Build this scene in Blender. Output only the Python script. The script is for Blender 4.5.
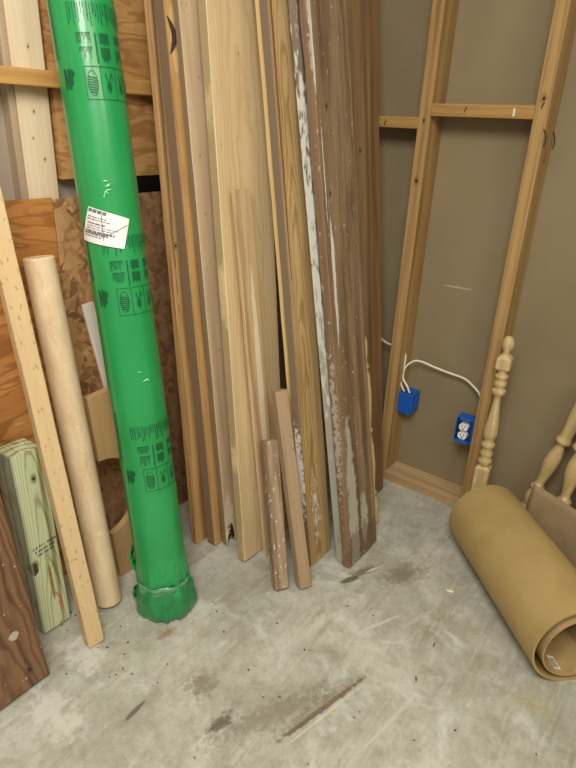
import bpy, bmesh, math, random
from mathutils import Vector, Matrix, noise
PI = math.pi
scene = bpy.context.scene
for o in list(bpy.data.objects): bpy.data.objects.remove(o)

# ------------------------------------------------------------------ camera
CAM_ROT = Matrix(((0.60282491, 0.29874708, -0.73983262),
                  (-0.79674539, 0.27468746, -0.53827835),
                  (0.04241365, 0.91394583, 0.4036138)))
CAM_H = 1.36
FPX = 590.0
cd = bpy.data.cameras.new('camera'); cam = bpy.data.objects.new('camera', cd)
scene.collection.objects.link(cam); scene.camera = cam
cd.sensor_fit = 'VERTICAL'; cd.sensor_height = 24.0; cd.lens = 24.0 * FPX / 768.0
cd.clip_start = 0.02
cam.matrix_world = Matrix.Translation((0, 0, CAM_H)) @ CAM_ROT.to_4x4()

# ------------------------------------------------------------------ light
w = bpy.data.worlds.new('world'); scene.world = w; w.use_nodes = True
w.node_tree.nodes['Background'].inputs[0].default_value = (1.0, 0.95, 0.82, 1)
w.node_tree.nodes['Background'].inputs[1].default_value = 0.38

def area(name, loc, target, size, power, col):
    l = bpy.data.lights.new(name, 'AREA'); l.shape = 'RECTANGLE'; l.size = size[0]; l.size_y = size[1]
    l.energy = power; l.color = col
    o = bpy.data.objects.new(name, l); scene.collection.objects.link(o)
    o.location = loc
    o.rotation_euler = (Vector(target) - Vector(loc)).to_track_quat('-Z', 'Y').to_euler()
    return o
area('ceiling_lamp_light', (-0.25, 0.05, 2.40), (0.35, 0.75, 0), (0.9, 1.1), 44, (1.0, 0.97, 0.92))
area('warm_fill_light', (0.3, -1.3, 2.38), (1.0, 0.2, 0), (0.8, 0.4), 10, (0.98, 0.94, 0.68))  # added unseen fill, yellowish to tint the right side

vs = scene.view_settings
vs.view_transform = 'Standard'; vs.look = 'None'; vs.gamma = 1.0; vs.exposure = 0.35
vs.use_curve_mapping = False

# ------------------------------------------------------------------ measuring helpers
def ray(p):
    v = Vector((p[0] - 288.0, -(p[1] - 384.0), -FPX)).normalized()
    return CAM_ROT @ v
def on_floor(p, z0=0.0):
    r = ray(p); t = (z0 - CAM_H) / r.z
    return Vector((0, 0, CAM_H)) + r * t
def on_x(p, X):
    r = ray(p); return Vector((0, 0, CAM_H)) + r * (X / r.x)
def on_y(p, Y):
    r = ray(p); return Vector((0, 0, CAM_H)) + r * (Y / r.y)

# ------------------------------------------------------------------ colours and materials
def lin(c):
    out = []
    for v in c:
        v = v / 255.0
        out.append(v / 12.92 if v <= 0.04045 else ((v + 0.055) / 1.055) ** 2.4)
    return (*out, 1.0)

class NT:
    def __init__(s, name, rough=0.6, spec=0.3):
        s.m = bpy.data.materials.new(name); s.m.use_nodes = True
        s.t = s.m.node_tree; s.b = s.t.nodes['Principled BSDF']
        s.b.inputs['Roughness'].default_value = rough
        s.b.inputs['Specular IOR Level'].default_value = spec
        s.tc = s.t.nodes.new('ShaderNodeTexCoord')
    def link(s, a, b): s.t.links.new(a, b)
    def n(s, kind): return s.t.nodes.new('ShaderNode' + kind)
    def mapping(s, src, loc=(0, 0, 0), rot=(0, 0, 0), sc=(1, 1, 1), typ='POINT'):
        m = s.n('Mapping'); m.vector_type = typ
        m.inputs['Location'].default_value = loc; m.inputs['Rotation'].default_value = rot
        m.inputs['Scale'].default_value = sc; s.link(src, m.inputs['Vector']); return m.outputs[0]
    def noise(s, src, scale, detail=4, rough=0.55, dist=0):
        m = s.n('TexNoise'); m.inputs['Scale'].default_value = scale; m.inputs['Detail'].default_value = detail
        m.inputs['Roughness'].default_value = rough; m.inputs['Distortion'].default_value = dist
        s.link(src, m.inputs['Vector']); return m.outputs['Fac']
    def rng(s, src, a, b, c=0.0, d=1.0):
        m = s.n('MapRange'); m.inputs[1].default_value = a; m.inputs[2].default_value = b
        m.inputs[3].default_value = c; m.inputs[4].default_value = d
        s.link(src, m.inputs[0]); return m.outputs[0]
    def math(s, op, a, b=None):
        m = s.n('Math'); m.operation = op
        for i, v in enumerate((a, b)):
            if v is None: continue
            if isinstance(v, (int, float)): m.inputs[i].default_value = v
            else: s.link(v, m.inputs[i])
        return m.outputs[0]
    def mix(s, fac, a, b, mode='MIX'):
        m = s.n('Mix'); m.data_type = 'RGBA'; m.blend_type = mode
        if isinstance(fac, (int, float)): m.inputs['Factor'].default_value = fac
        else: s.link(fac, m.inputs['Factor'])
        for key, v in ((6, a), (7, b)):
            if isinstance(v, tuple): m.inputs[key].default_value = v
            else: s.link(v, m.inputs[key])
        return m.outputs[2]
    def bump(s, h, strength=0.2, dist=0.002):
        m = s.n('Bump'); m.inputs['Strength'].default_value = strength; m.inputs['Distance'].default_value = dist
        s.link(h, m.inputs['Height']); s.link(m.outputs[0], s.b.inputs['Normal'])
    def patch(s, col, coord, loc, size, color, nscale=30, thr=0.5, amp=0.9, soft=0.12, rot=(0, 0, 0), amount=1.0, stretch=(1, 1, 1)):
        """blend in a stain / paint patch with ragged, noisy edges, centred at loc"""
        q = s.mapping(coord, loc, rot, size, 'TEXTURE')
        g = s.n('TexGradient'); g.gradient_type = 'SPHERICAL'; s.link(q, g.inputs[0])
        nn = s.noise(s.mapping(coord, sc=stretch), nscale, 5, 0.65)
        v = s.math('ADD', g.outputs['Fac'], s.math('MULTIPLY', s.math('SUBTRACT', nn, 0.5), amp * 2))
        inside = s.rng(g.outputs['Fac'], 0.0, 0.08)
        f = s.math('MULTIPLY', s.rng(v, thr, thr + soft, 0, amount), inside)
        return s.mix(f, col, color)
    def out(s, col):
        s.link(col, s.b.inputs['Base Color']); return s.m

def plain(name, c, rough=0.5, spec=0.4, metal=0.0):
    n = NT(name, rough, spec)
    v = n.noise(n.tc.outputs['Object'], 35, 3)
    n.b.inputs['Metallic'].default_value = metal
    return n.out(n.mix(n.math('MULTIPLY', v, 0.22), lin(c), lin(tuple(x * 0.72 for x in c))))

_seed = [0]
def wood(name, base, dark, ring=0.45, fiber=0.5, ringscale=16, tilt=0.03, rough=0.62, patches=(), knots=(), fleck=None, axis='Z', spec=0.25, blotch=0.35, ringlo=0.3, cath=None, kdepth=6):
    """sawn wood, grain along the local axis"""
    _seed[0] += 1; sd = _seed[0] * 1.37
    n = NT(name, rough, spec)
    src = n.tc.outputs['Object']
    if axis == 'Y': src = n.mapping(src, rot=(PI / 2, 0, 0))
    if axis == 'X': src = n.mapping(src, rot=(0, PI / 2, 0))
    off = n.mapping(src, loc=(sd, sd * .7, sd * 1.9))
    fib = n.noise(n.mapping(off, sc=(230, 230, 4.5)), 1.0, 6, 0.75)
    fib2 = n.noise(n.mapping(off, sc=(30, 30, 0.9)), 1.0, 3, 0.6)
    wv = n.n('TexWave'); wv.wave_type = 'RINGS'; wv.rings_direction = 'Z'
    wv.inputs['Scale'].default_value = ringscale; wv.inputs['Distortion'].default_value = 5.0
    wv.inputs['Detail'].default_value = 2.5; wv.inputs['Detail Scale'].default_value = 1.1; wv.inputs['Detail Roughness'].default_value = 0.5
    rr = random.Random(_seed[0])
    q = n.mapping(src, loc=(-0.05 + rr.uniform(-.05, .03), 0.06 + rr.uniform(-.01, .06), rr.uniform(-1, 1)), rot=(tilt * rr.choice((-1, 1)), tilt * rr.uniform(-.6, .6), 0), sc=(1, 1, 0.12))
    n.link(q, wv.inputs['Vector'])
    rg = n.rng(wv.outputs['Fac'], ringlo, 1.0)
    bl = n.noise(n.mapping(off, sc=(9, 9, 1.6)), 1.0, 3, 0.6)
    f = n.math('MULTIPLY', rg, ring)
    f = n.math('ADD', f, n.math('MULTIPLY', n.rng(fib, 0.43, 0.64), fiber * 0.7))
    f = n.math('ADD', f, n.math('MULTIPLY', n.rng(fib2, 0.42, 0.68), fiber * 0.5))
    f = n.math('ADD', f, n.math('MULTIPLY', n.rng(bl, 0.5, 0.8), blotch))
    if cath:
        xc, kx, fz, amt, sharp = cath
        sp = n.n('SeparateXYZ'); n.link(src, sp.inputs[0])
        dx = n.math('SUBTRACT', sp.outputs[0], xc)
        wob = n.math('MULTIPLY', n.math('SUBTRACT', n.noise(n.mapping(off, sc=(14, 14, 5)), 1.0, 3, .5), .5), 3.2)
        ph = n.math('ADD', n.math('ADD', n.math('MULTIPLY', n.math('MULTIPLY', dx, dx), kx), n.math('MULTIPLY', sp.outputs[2], fz)), wob)
        sn = n.math('SINE', n.math('MULTIPLY', ph, 6.283))
        f = n.math('ADD', f, n.rng(sn, sharp, 1.0, 0, amt))
    f = n.math('MINIMUM', f, 1.0)
    col = n.mix(f, lin(base), lin(dark))
    for (kx, ky, kz, r) in knots:
        kd = tuple(v * 0.45 for v in dark)
        col = n.patch(col, src, (kx, ky, kz), (r * 1.9, r * kdepth * (1 if kdepth > 3 else 1.9), r * 3.2), lin(dark), 25, 0.25, 0.15, 0.3, amount=.75)
        col = n.patch(col, src, (kx, ky, kz), (r, r * kdepth, r * 1.25), lin(kd), 60, 0.35, 0.2, 0.2)
    for p in patches:
        col = n.patch(col, src, *p[:3], **(p[3] if len(p) > 3 else {}))
    if fleck:
        fc, dens = fleck
        fn = n.noise(n.mapping(src, loc=(sd, 0, 0), sc=(1, 1, 0.5)), 95, 2, 0.5)
        col = n.mix(n.rng(fn, 0.70 - dens, 0.73 - dens, 0, .85), col, lin(fc))
    n.bump(fib, 0.25, 0.0015)
    return n.out(col)

# ------------------------------------------------------------------ mesh helpers
C = scene.collection
WORLD = {}
def link(name, verts, faces, mat, parent=None, smooth=False, mw=None):
    me = bpy.data.meshes.new(name); me.from_pydata([tuple(v) for v in verts], [], faces)
    bm = bmesh.new(); bm.from_mesh(me); bmesh.ops.recalc_face_normals(bm, faces=bm.faces); bm.to_mesh(me); bm.free()
    me.materials.append(mat)
    if smooth:
        for p in me.polygons: p.use_smooth = True
    o = bpy.data.objects.new(name, me); C.objects.link(o)
    if parent:
        o.parent = parent; o.matrix_parent_inverse = WORLD[parent.name].inverted()
        if mw is not None: o.matrix_basis = mw
    elif mw is not None: o.matrix_world = mw
    WORLD[o.name] = mw.copy() if mw is not None else Matrix.Identity(4)
    return o
def tag(o, label=None, cat=None, group=None, kind=None):
    if label: o['label'] = label
    if cat: o['category'] = cat
    if group: o['group'] = group
    if kind: o['kind'] = kind
    return o
def empty(name, loc=(0, 0, 0), mw=None):
    o = bpy.data.objects.new(name, None); C.objects.link(o)
    o.matrix_world = mw if mw is not None else Matrix.Translation(loc)
    WORLD[o.name] = o.matrix_world.copy()
    o.empty_display_size = 0.05
    return o

class MB:
    def __init__(s): s.v = []; s.f = []
    def add(s, v, f):
        k = len(s.v); s.v += [Vector(x) for x in v]; s.f += [tuple(i + k for i in q) for q in f]; return s
    def box(s, a, b, m=None):
        (x0, y0, z0), (x1, y1, z1) = a, b
        v = [Vector(p) for p in ((x0,y0,z0),(x1,y0,z0),(x1,y1,z0),(x0,y1,z0),(x0,y0,z1),(x1,y0,z1),(x1,y1,z1),(x0,y1,z1))]
        if m is not None: v = [m @ p for p in v]
        return s.add(v, [(0,3,2,1),(4,5,6,7),(0,1,5,4),(1,2,6,5),(2,3,7,6),(3,0,4,7)])
    def tube(s, pts, r, n=10, cap=True):
        pts = [Vector(p) for p in pts]; v = []; up = Vector((0.13, 0.31, 0.94)).normalized()
        rs = r if isinstance(r, (list, tuple)) else [r] * len(pts)
        for i, p in enumerate(pts):
            d = (pts[min(i+1, len(pts)-1)] - pts[max(i-1, 0)]).normalized()
            a = d.cross(up)
            if a.length < .05: a = d.cross(Vector((1, 0, 0)))
            a.normalize(); b = d.cross(a)
            for k in range(n):
                t = 2 * PI * k / n; v.append(p + (a * math.cos(t) + b * math.sin(t)) * rs[i])
        f = [(i*n+k, i*n+(k+1) % n, (i+1)*n+(k+1) % n, (i+1)*n+k) for i in range(len(pts)-1) for k in range(n)]
        if cap: f += [tuple(range(n)), tuple(range((len(pts)-1)*n, len(pts)*n))]
        return s.add(v, f)
    def lathe(s, prof, n=28, cap=True):
        v = []; 
        for (r, z) in prof:
            for k in range(n): t = 2*PI*k/n; v.append((r*math.cos(t), r*math.sin(t), z))
        f = [(i*n+k, i*n+(k+1) % n, (i+1)*n+(k+1) % n, (i+1)*n+k) for i in range(len(prof)-1) for k in range(n)]
        if cap: f += [tuple(range(n)), tuple(range((len(prof)-1)*n, len(prof)*n))]
        return s.add(v, f)
    def prism(s, poly, y0, y1):
        """poly in local x,z extruded along local y"""
        n = len(poly)
        v = [(x, y0, z) for x, z in poly] + [(x, y1, z) for x, z in poly]
        return s.add(v, [tuple(range(n)), tuple(range(2*n-1, n-1, -1))] + [(i, (i+1) % n, n+(i+1) % n, n+i) for i in range(n)])
    def build(s, name, mat, parent=None, smooth=False, mw=None, bevel=0, seg=2):
        o = link(name, s.v, s.f, mat, parent, smooth, mw)
        if bevel:
            md = o.modifiers.new('bevel', 'BEVEL'); md.width = bevel; md.segments = seg; md.limit_method = 'ANGLE'; md.angle_limit = math.radians(40)
        return o

def smooth_path(pts, k=8):
    pts = [Vector(p) for p in pts]; out = []
    for i in range(len(pts) - 1):
        p0 = pts[max(i-1, 0)]; p1 = pts[i]; p2 = pts[i+1]; p3 = pts[min(i+2, len(pts)-1)]
        for j in range(k):
            t = j / k
            out.append(0.5 * ((2*p1) + (-p0+p2)*t + (2*p0-5*p1+4*p2-p3)*t*t + (-p0+3*p1-3*p2+p3)*t**3))
    out.append(pts[-1]); return out

def lean_axis(P, pt, k):
    """direction of a leaning piece standing at P, seen through point pt of the view, that leans k metres back per metre of height"""
    r = ray(pt); s = (P.y + (CAM_H - P.z) * k) / (r.y - k * r.z)
    Q = Vector((0, 0, CAM_H)) + r * s
    return (Q - P).normalized(), Q

def frame_of(P, a, yaw=0.0):
    w0 = Vector((math.cos(yaw), math.sin(yaw), 0)); w_ = (w0 - a * w0.dot(a)).normalized(); b = a.cross(w_)
    M = Matrix(((w_.x, b.x, a.x, P.x), (w_.y, b.y, a.y, P.y), (w_.z, b.z, a.z, P.z), (0, 0, 0, 1)))
    return M

def plank(name, pb, pt, k, W, T, L, mat, label, cat='board', yaw=0.0, side='L', seed=0, rough=0.0006, chip=None, top_cut=0.0, group=None, bottom=0.0, ch=0.0022):
    """a board standing on the floor, one bottom corner at view point pb, leaning back"""
    z0 = 0.0
    for _ in range(5):
        P = on_floor(pb, z0); a, Q = lean_axis(P, pt, k); M = frame_of(P, a, yaw)
        w_ = M.col[0].xyz; b = M.col[1].xyz
        if side == 'R': off = -w_ * W
        else: off = Vector((0, 0, 0))
        zz = [(off + w_ * (W * i) + b * (T * j)).z for i in (0, 1) for j in (0, 1)]
        z0 = bottom - min(zz)
    M = frame_of(P, a, yaw)
    M.translation = P + off
    if L is None: L = (Q - P).length
    rnd = random.Random(seed * 7 + 3)
    nz = max(6, int(L / 0.05)); v = []
    nx = 6
    base = []
    c = ch
    for i in range(nx + 1): base.append((c + (W - 2*c) * i / nx, 0))
    base += [(W, c), (W, T - c)]
    for i in range(nx + 1): base.append((W - c - (W - 2*c) * i / nx, T))
    base += [(0, T - c), (0, c)]
    n = len(base)
    for iz in range(nz + 1):
        z = L * iz / nz
        for (x, y) in base:
            jx = rough * 2 * noise.noise(Vector((x * 8 + seed * 3.1, y * 8, z * 9)))
            jy = rough * 2 * noise.noise(Vector((x * 14 + 50, y * 3 + seed, z * 9)))
            zz = z
            if chip and iz < 5:
                cx, cw, chh = chip
                d = max(0, 1 - abs(x - cx) / cw)
                zz = z + d * chh * (1 - iz / 5) * (0.7 + 0.6 * rnd.random())
            if top_cut and iz == nz: zz += top_cut * (x / W)
            v.append((x + jx, y + jy, zz))
    f = [(i*n+q, i*n+(q+1) % n, (i+1)*n+(q+1) % n, (i+1)*n+q) for i in range(nz) for q in range(n)]
    f += [tuple(range(n)), tuple(range(nz*n, nz*n+n))]
    o = link(name, v, f, mat, None, False, M)
    tag(o, label, cat, group)
    return o

# ================================================================== SETTING
XF, XW = 1.975, 2.085            # stud front plane / drywall plane of the right wall
YS, YB, YW = 1.42, 1.46, 1.50    # sheet face / flat stud face / back wall surface
# floor
fl = NT('concrete', 0.62, 0.35); oc = fl.tc.outputs['Object']
n1 = fl.noise(oc, 2.6, 8, 0.62, 0.6); n2 = fl.noise(oc, 11, 6, 0.7, 0.4); n3 = fl.noise(oc, 90, 3, 0.6)
col = fl.mix(fl.rng(n1, 0.32, 0.68), lin((199, 197, 183)), lin((154, 153, 137)))
col = fl.mix(fl.rng(n2, 0.45, 0.75, 0, 0.75), col, lin((142, 134, 112)))
col = fl.mix(fl.rng(fl.noise(fl.mapping(oc, loc=(7, 3, 0)), 7, 6, 0.7, 1.0), 0.53, 0.72, 0, 0.65), col, lin((214, 214, 206)))
col = fl.mix(fl.rng(n3, 0.6, 0.8, 0, 0.25), col, lin((100, 96, 86)))
diag = fl.mapping(oc, rot=(0, 0, -0.052))
streak = fl.noise(fl.mapping(diag, sc=(2.2, 24, 1)), 1.0, 6, 0.7, 0.8)
col = fl.mix(fl.rng(streak, 0.54, 0.72, 0, 0.55), col, lin((130, 116, 92)))
streak2 = fl.noise(fl.mapping(diag, loc=(4, 9, 0), sc=(4, 60, 1)), 1.0, 5, 0.7, 0.5)
col = fl.mix(fl.rng(streak2, 0.58, 0.74, 0, 0.55), col, lin((216, 212, 198)))
gr = fl.noise(oc, 38, 6, 0.75, 0.3)
col = fl.mix(fl.rng(gr, 0.5, 0.72, 0, 0.4), col, lin((120, 112, 92)))
col = fl.mix(fl.rng(fl.noise(oc, 150, 2, 0.5), 0.7, 0.76, 0, 0.6), col, lin((70, 64, 52)))
def stain(p0, p1, wid, colr, amount=0.8, thr=0.25, nscale=28, amp=0.35):
    global col
    a = on_floor(p0); b = on_floor(p1); c = (a + b) / 2; d = b - a
    col = fl.patch(col, oc, (c.x, c.y, 0), (max(d.length / 2, .01), wid, 1), lin(colr), nscale, thr, amp, 0.25 if wid < .02 else 0.42,
                   rot=(0, 0, math.atan2(d.y, d.x)), amount=amount)
stain((242, 768), (388, 660), 0.012, (78, 64, 48), .85, .3, 70, .5)
stain((236, 768), (392, 652), 0.028, (134, 118, 94), .6, .3, 70, .8)
stain((262, 765), (384, 668), 0.004, (206, 202, 188), .6, .2, 70, .4)
stain((150, 768), (378, 668), 0.06, (120, 108, 88), .6, .3, 60, .9)
stain((196, 742), (246, 702), 0.035, (92, 82, 64), .85, .35, 60, .7)
stain((118, 728), (150, 696), 0.011, (80, 74, 62), .75)
stain((336, 582), (392, 560), 0.03, (104, 92, 70), .8, .3, 60, .6)
stain((336, 584), (362, 576), 0.016, (70, 62, 50), .8, .2)
stain((362, 574), (388, 563), 0.006, (205, 203, 192), .8, .15)
stain((148, 646), (182, 622), 0.028, (140, 104, 74), .7, .35, 60, .8)
stain((345, 768), (430, 680), 0.007, (196, 196, 184), .55, .2)
stain((350, 636), (408, 612), 0.007, (205, 205, 194), .6, .2)
stain((395, 632), (440, 606), 0.010, (186, 186, 174), .5, .2)
stain((175, 700), (225, 670), 0.07, (124, 110, 86), .7, .35, 60, .9)
stain((20, 740), (90, 690), 0.16, (212, 208, 196), .6, .3, 40, .9)
stain((60, 670), (110, 640), 0.12, (212, 208, 196), .6, .3, 45, .9)
stain((335, 530), (450, 600), 0.09, (140, 134, 110), .5, .3, 45, .9)
stain((490, 690), (576, 720), 0.06, (168, 156, 112), .45, .3, 30, .6)
stain((350, 590), (450, 560), 0.07, (116, 108, 86), .6, .35, 50, .9)
stain((60, 720), (70, 700), 0.02, (140, 134, 116), .5)
fl.bump(n2, 0.25, 0.004)
fl.link(fl.rng(n1, 0.3, 0.7, 0.42, 0.72), fl.b.inputs['Roughness'])
floor_mat = fl.out(col)
MB().box((-1.6, -1.6, -0.05), (XW + 0.04, YW + 0.04, 0)).build('floor', floor_mat)['kind'] = 'structure'

# drywall
dw = NT('drywall_back', 0.8, 0.2); oc = dw.tc.outputs['Object']
c_ = dw.mix(dw.rng(dw.noise(oc, 2.2, 4), 0.35, 0.7), lin((142, 127, 97)), lin((131, 117, 88)))
c_ = dw.mix(dw.rng(dw.noise(dw.mapping(oc, sc=(1, 5, 3)), 1, 4), 0.4, 0.7, 0, .14), c_, lin((108, 98, 80)))
s0 = on_x((438, 284), XW); s1 = on_x((478, 291), XW)
c_ = dw.patch(c_, oc, tuple((s0 + s1) / 2), (.02, (s0 - s1).length / 2, .0035), lin((190, 182, 160)), 30, .15, .15, .2, rot=(math.atan2(s0.z - s1.z, s0.y - s1.y), 0, 0), amount=.7)
dw_mat = dw.out(c_)
grey = NT('grey_drywall', 0.8, 0.2); oc = grey.tc.outputs['Object']
grey_mat = grey.out(grey.mix(grey.rng(grey.noise(oc, 4, 4), 0.3, 0.7), lin((186, 170, 152)), lin((170, 155, 138))))
wr = MB().box((XW, -1.6, 0), (XW + 0.03, YW + 0.04, 2.44)).build('wall_right', dw_mat); wr['kind'] = 'structure'
wl = MB().box((-1.6, YW, 0), (XW, YW + 0.04, 2.44)).build('wall_back', grey_mat); wl['kind'] = 'structure'

stud_c = ((180, 146, 94), (132, 98, 56))
st_mat = [wood('stud_wood_%d' % i, *stud_c, ring=.35, fiber=.55, ringscale=11, blotch=.5, kdepth=1, knots=kn) for i, kn in enumerate([
    [(0.1, 0.03, 1.12, .008), (0.0, .02, 1.16, .009), (.05, .03, .95, .006), (.02, .035, .6, .009), (.0, .02, 1.35, .006)],
    [(0.0, 0.02, 1.42, .008), (.03, .02, 1.5, .006), (.05, .02, .9, .007), (0.06, 0, 1.25, .006)],
    [(0, .02, 1.3, .008)]])]
plate_mat = wood('plate_wood', (192, 164, 122), (150, 118, 78), ring=.35, fiber=.5, ringscale=9, axis='Y', blotch=.5)
block_mat = wood('blocking_wood', (176, 138, 82), (136, 98, 52), ring=.35, fiber=.5, axis='Y', blotch=.4)
def member(name, a, b, mat, parent):
    a = Vector(a); b = Vector(b)
    o = MB().box((0, 0, 0), tuple(b - a)).build(name, mat, parent, mw=Matrix.Translation(a), bevel=.0025)
    return o
for i, y0 in enumerate((0.912, 0.541, 0.13, -0.28, -0.69)):
    member('wall_stud', (XF, y0, .038), (XW, y0 + .041, 2.40), st_mat[min(i, 2)], wr)
member('sole_plate', (XF, -1.6, 0), (XW, YW, .038), plate_mat, wr)
member('blocking', (XF, .953, 1.362), (XW, YB - .04, 1.398), block_mat, wr)
member('blocking', (XF, .582, 1.402), (XW, .912, 1.440), block_mat, wr)
# nails left in the studs and blocking
nail_mat = plain('nail_steel', (52, 50, 50), .4, .5, .6)
def nail(pts, r=.0017, parent=wr):
    MB().tube(smooth_path(pts, 5), r, 6).build('bent_nail', nail_mat, parent, True)
for px in ((544, 134), (553, 136)):
    p = on_x(px, XF + .05 if px[0] > 550 else XF + .025); y = .541
    p = on_y(px, y - .002)
    nail([p + Vector((0, .004, .012)), p + Vector((-.004, -.006, 0)), p + Vector((0, -.008, -.02)), p + Vector((.006, -.004, -.034))])
for px in ((385.5, 122), (466, 109), (543, 105)):
    p = on_x(px, XF - .002)
    nail([p + Vector((.004, -.001, .007)), p + Vector((-.003, 0, 0)), p + Vector((.0, .003, -.008))], .0014)
MB().box((-.001, -.003, -.012), (.001, .003, .010)).build('paint_drip', plain('paint_drip', (220, 215, 200)), wr, mw=Matrix.Translation(on_x((514, 112), XF - .001)))

# back wall framing and sheathing
def ply_mat(name, a, b, c, sc=5.0, seed=0, glints=0.0, horiz=True, rough=.45):
    n = NT(name, rough, .4); oc = n.mapping(n.tc.outputs['Object'], loc=(seed, 0, seed * 2.3))
    q = n.mapping(oc, sc=(.8, 1, 3.2) if horiz else (3.2, 1, .8))
    d = n.noise(q, sc * .7, 3, .5, .4)
    bands = n.math('SINE', n.math('MULTIPLY', d, 60.0))
    fine = n.noise(n.mapping(oc, sc=(6, 60, 140) if horiz else (140, 60, 6)), 1, 4, .7)
    cc = n.mix(n.rng(d, .36, .64), lin(a), lin(b))
    cc = n.mix(n.rng(bands, .2, 1, 0, .55), cc, lin(c))
    cc = n.mix(n.rng(fine, .45, .75, 0, .4), cc, lin(c))
    if glints:
        g = n.noise(n.mapping(oc, sc=(14, 1, 55)), 1, 3, .5)
        cc = n.mix(n.rng(g, .68, .74, 0, glints), cc, lin((238, 222, 196)))
    return n.out(cc)
upper_ply = ply_mat('upper_plywood', (214, 168, 108), (196, 146, 86), (146, 98, 52), 4.5, 1)
lower_ply = ply_mat('lower_plywood', (206, 146, 82), (180, 116, 60), (128, 76, 38), 4.0, 5, .6)
MB().box((.955, YB, 1.20), (XF + .1, YW, 2.40)).build('plywood_sheathing', upper_ply, wl)
pine = wood('white_pine', (232, 212, 180), (204, 172, 132), ring=.3, fiber=.4, ringscale=12, blotch=.2, rough=.5,
            knots=[(.045, 0, 1.50, .004), (.04, 0, 1.36, .004), (.055, 0, 1.25, .004), (.03, 0, 1.3, .003), (.03, 0, 1.62, .006)])
pine2 = wood('shaded_pine', (186, 166, 140), (160, 136, 108), ring=.2, fiber=.5)  # darker copy of the white pine, shade painted in
member('wall_stud', (.855, YB, 0), (.940, YW, 2.40), pine, wl)
member('stud_edge', (.838, YB + .006, 0), (.8545, YW, 2.40), pine2, wl)  # shadow side of the white stud, darkened by colour
member('wall_stud', (.20, YB, 0), (.285, YW, 2.40), pine, wl)
rail = wood('rail_wood', (206, 160, 96), (168, 118, 62), ring=.3, fiber=.55, axis='X', blotch=.4)
member('blocking', (.2, YS, 1.415), (1.95, YB - .0005, 1.452), rail, wl)
black = plain('dark_gap_strip', (14, 14, 15), .7, .2)
MB().box((1.10, YB - .004, 1.155), (1.95, YW, 1.198)).build('dark_gap_strip', black, wl)  # black piece stands in for the dark gap above the strand board
# crinkled clear plastic on the wall at the top left
pl = NT('clear_plastic', .12, .6); pl.b.inputs['Transmission Weight'].default_value = .9
pl.b.inputs['Base Color'].default_value = (.95, .96, 1, 1)
pl_m = pl.m
v = []; f = []
for i in range(15):
    for j in range(19):
        x = .795 + .037 * i / 14; z = 1.455 + .17 * j / 18
        v.append((x, YW - .012 - .011 * abs(noise.noise(Vector((x * 60, 3, z * 38)))) - .004, z))
f = [(i*19+j, (i+1)*19+j, (i+1)*19+j+1, i*19+j+1) for i in range(14) for j in range(18)]
o = link('plastic_film', v, f, pl_m, wl, True)
md = o.modifiers.new('s', 'SOLIDIFY'); md.thickness = .0004

# ================================================================== PANELS ON THE BACK WALL
def osb_material():
    n = NT('strand_board', .6, .3); oc = n.tc.outputs['Object']
    cols = []
    def layer(rot, sc, seed):
        v = n.n('TexVoronoi'); v.inputs['Scale'].default_value = 1.0; v.inputs['Randomness'].default_value = 1
        warp = n.n('TexNoise'); warp.inputs['Scale'].default_value = 7; n.link(oc, warp.inputs['Vector'])
        va = n.n('VectorMath'); va.operation = 'MULTIPLY_ADD'
        n.link(warp.outputs['Color'], va.inputs[0]); va.inputs[1].default_value = (.06, 0, .06); n.link(oc, va.inputs[2])
        n.link(n.mapping(n.mapping(va.outputs[0], rot=(0, rot, 0)), loc=(seed, 0, seed), sc=sc), v.inputs['Vector'])
        s = n.n('SeparateColor'); n.link(v.outputs['Color'], s.inputs[0]); return s.outputs[0], v.outputs['Distance'], s.outputs[1]
    a, da, ka = layer(.5, (18, .01, 62), 2); b, db, kb = layer(-.75, (20, .01, 70), 9); c, dc, kc = layer(1.45, (16, .01, 55), 15)
    m1 = n.rng(ka, .4, .6); m2 = n.rng(kb, .5, .62)
    val = n.math('ADD', n.math('MULTIPLY', a, m1), n.math('MULTIPLY', b, n.math('SUBTRACT', 1, m1)))
    val = n.math('ADD', n.math('MULTIPLY', val, m2), n.math('MULTIPLY', c, n.math('SUBTRACT', 1, m2)))
    r = n.n('ValToRGB'); e = r.color_ramp
    e.elements[0].position = 0; e.elements[0].color = lin((128, 92, 62)); e.elements[1].position = 1; e.elements[1].color = lin((206, 166, 112))
    for p_, c2 in ((.25, (160, 118, 78)), (.5, (182, 140, 92)), (.75, (194, 152, 100)), (.86, (150, 108, 72))):
        el = e.elements.new(p_); el.color = lin(c2)
    n.link(val, r.inputs[0])
    cc = r.outputs[0]
    # purple brown: shade painted darker to the right, mixed with stain at the foot
    sx = n.n('SeparateXYZ'); n.link(oc, sx.inputs[0])
    g = n.math('ADD', n.rng(sx.outputs[0], .10, .34, 0, .8), n.math('ADD', n.rng(sx.outputs[2], .42, .25, 0, .5), n.math('MULTIPLY', n.math('SUBTRACT', n.noise(oc, 9, 4), .5), 1.4)))
    cc = n.mix(n.rng(g, .3, .75, 0, .8), cc, lin((112, 78, 66)), 'MULTIPLY') if False else n.mix(n.rng(g, .3, .8, 0, .5), cc, lin((120, 86, 70)))
    n.bump(val, .5, .002)
    return n.out(cc)
o = MB().box((0, 0, 0), (.72, .012, 1.155)).build('strand_board_panel', osb_material(), mw=Matrix.Translation((.897, YS + .005, 0)) @ Matrix.Rotation(math.radians(0), 4, 'X'), bevel=.001)
tag(o, 'stained brown strand board sheet against the back wall behind the green roll', 'panel')
o = MB().box((0, 0, 0), (1.2, .015, 1.16)).build('plywood_panel', lower_ply, mw=Matrix.Translation((-.305, YS + .004, 0)), bevel=.001)
tag(o, 'orange plywood sheet on the back wall at the far left, behind the treated post', 'panel')

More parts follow.
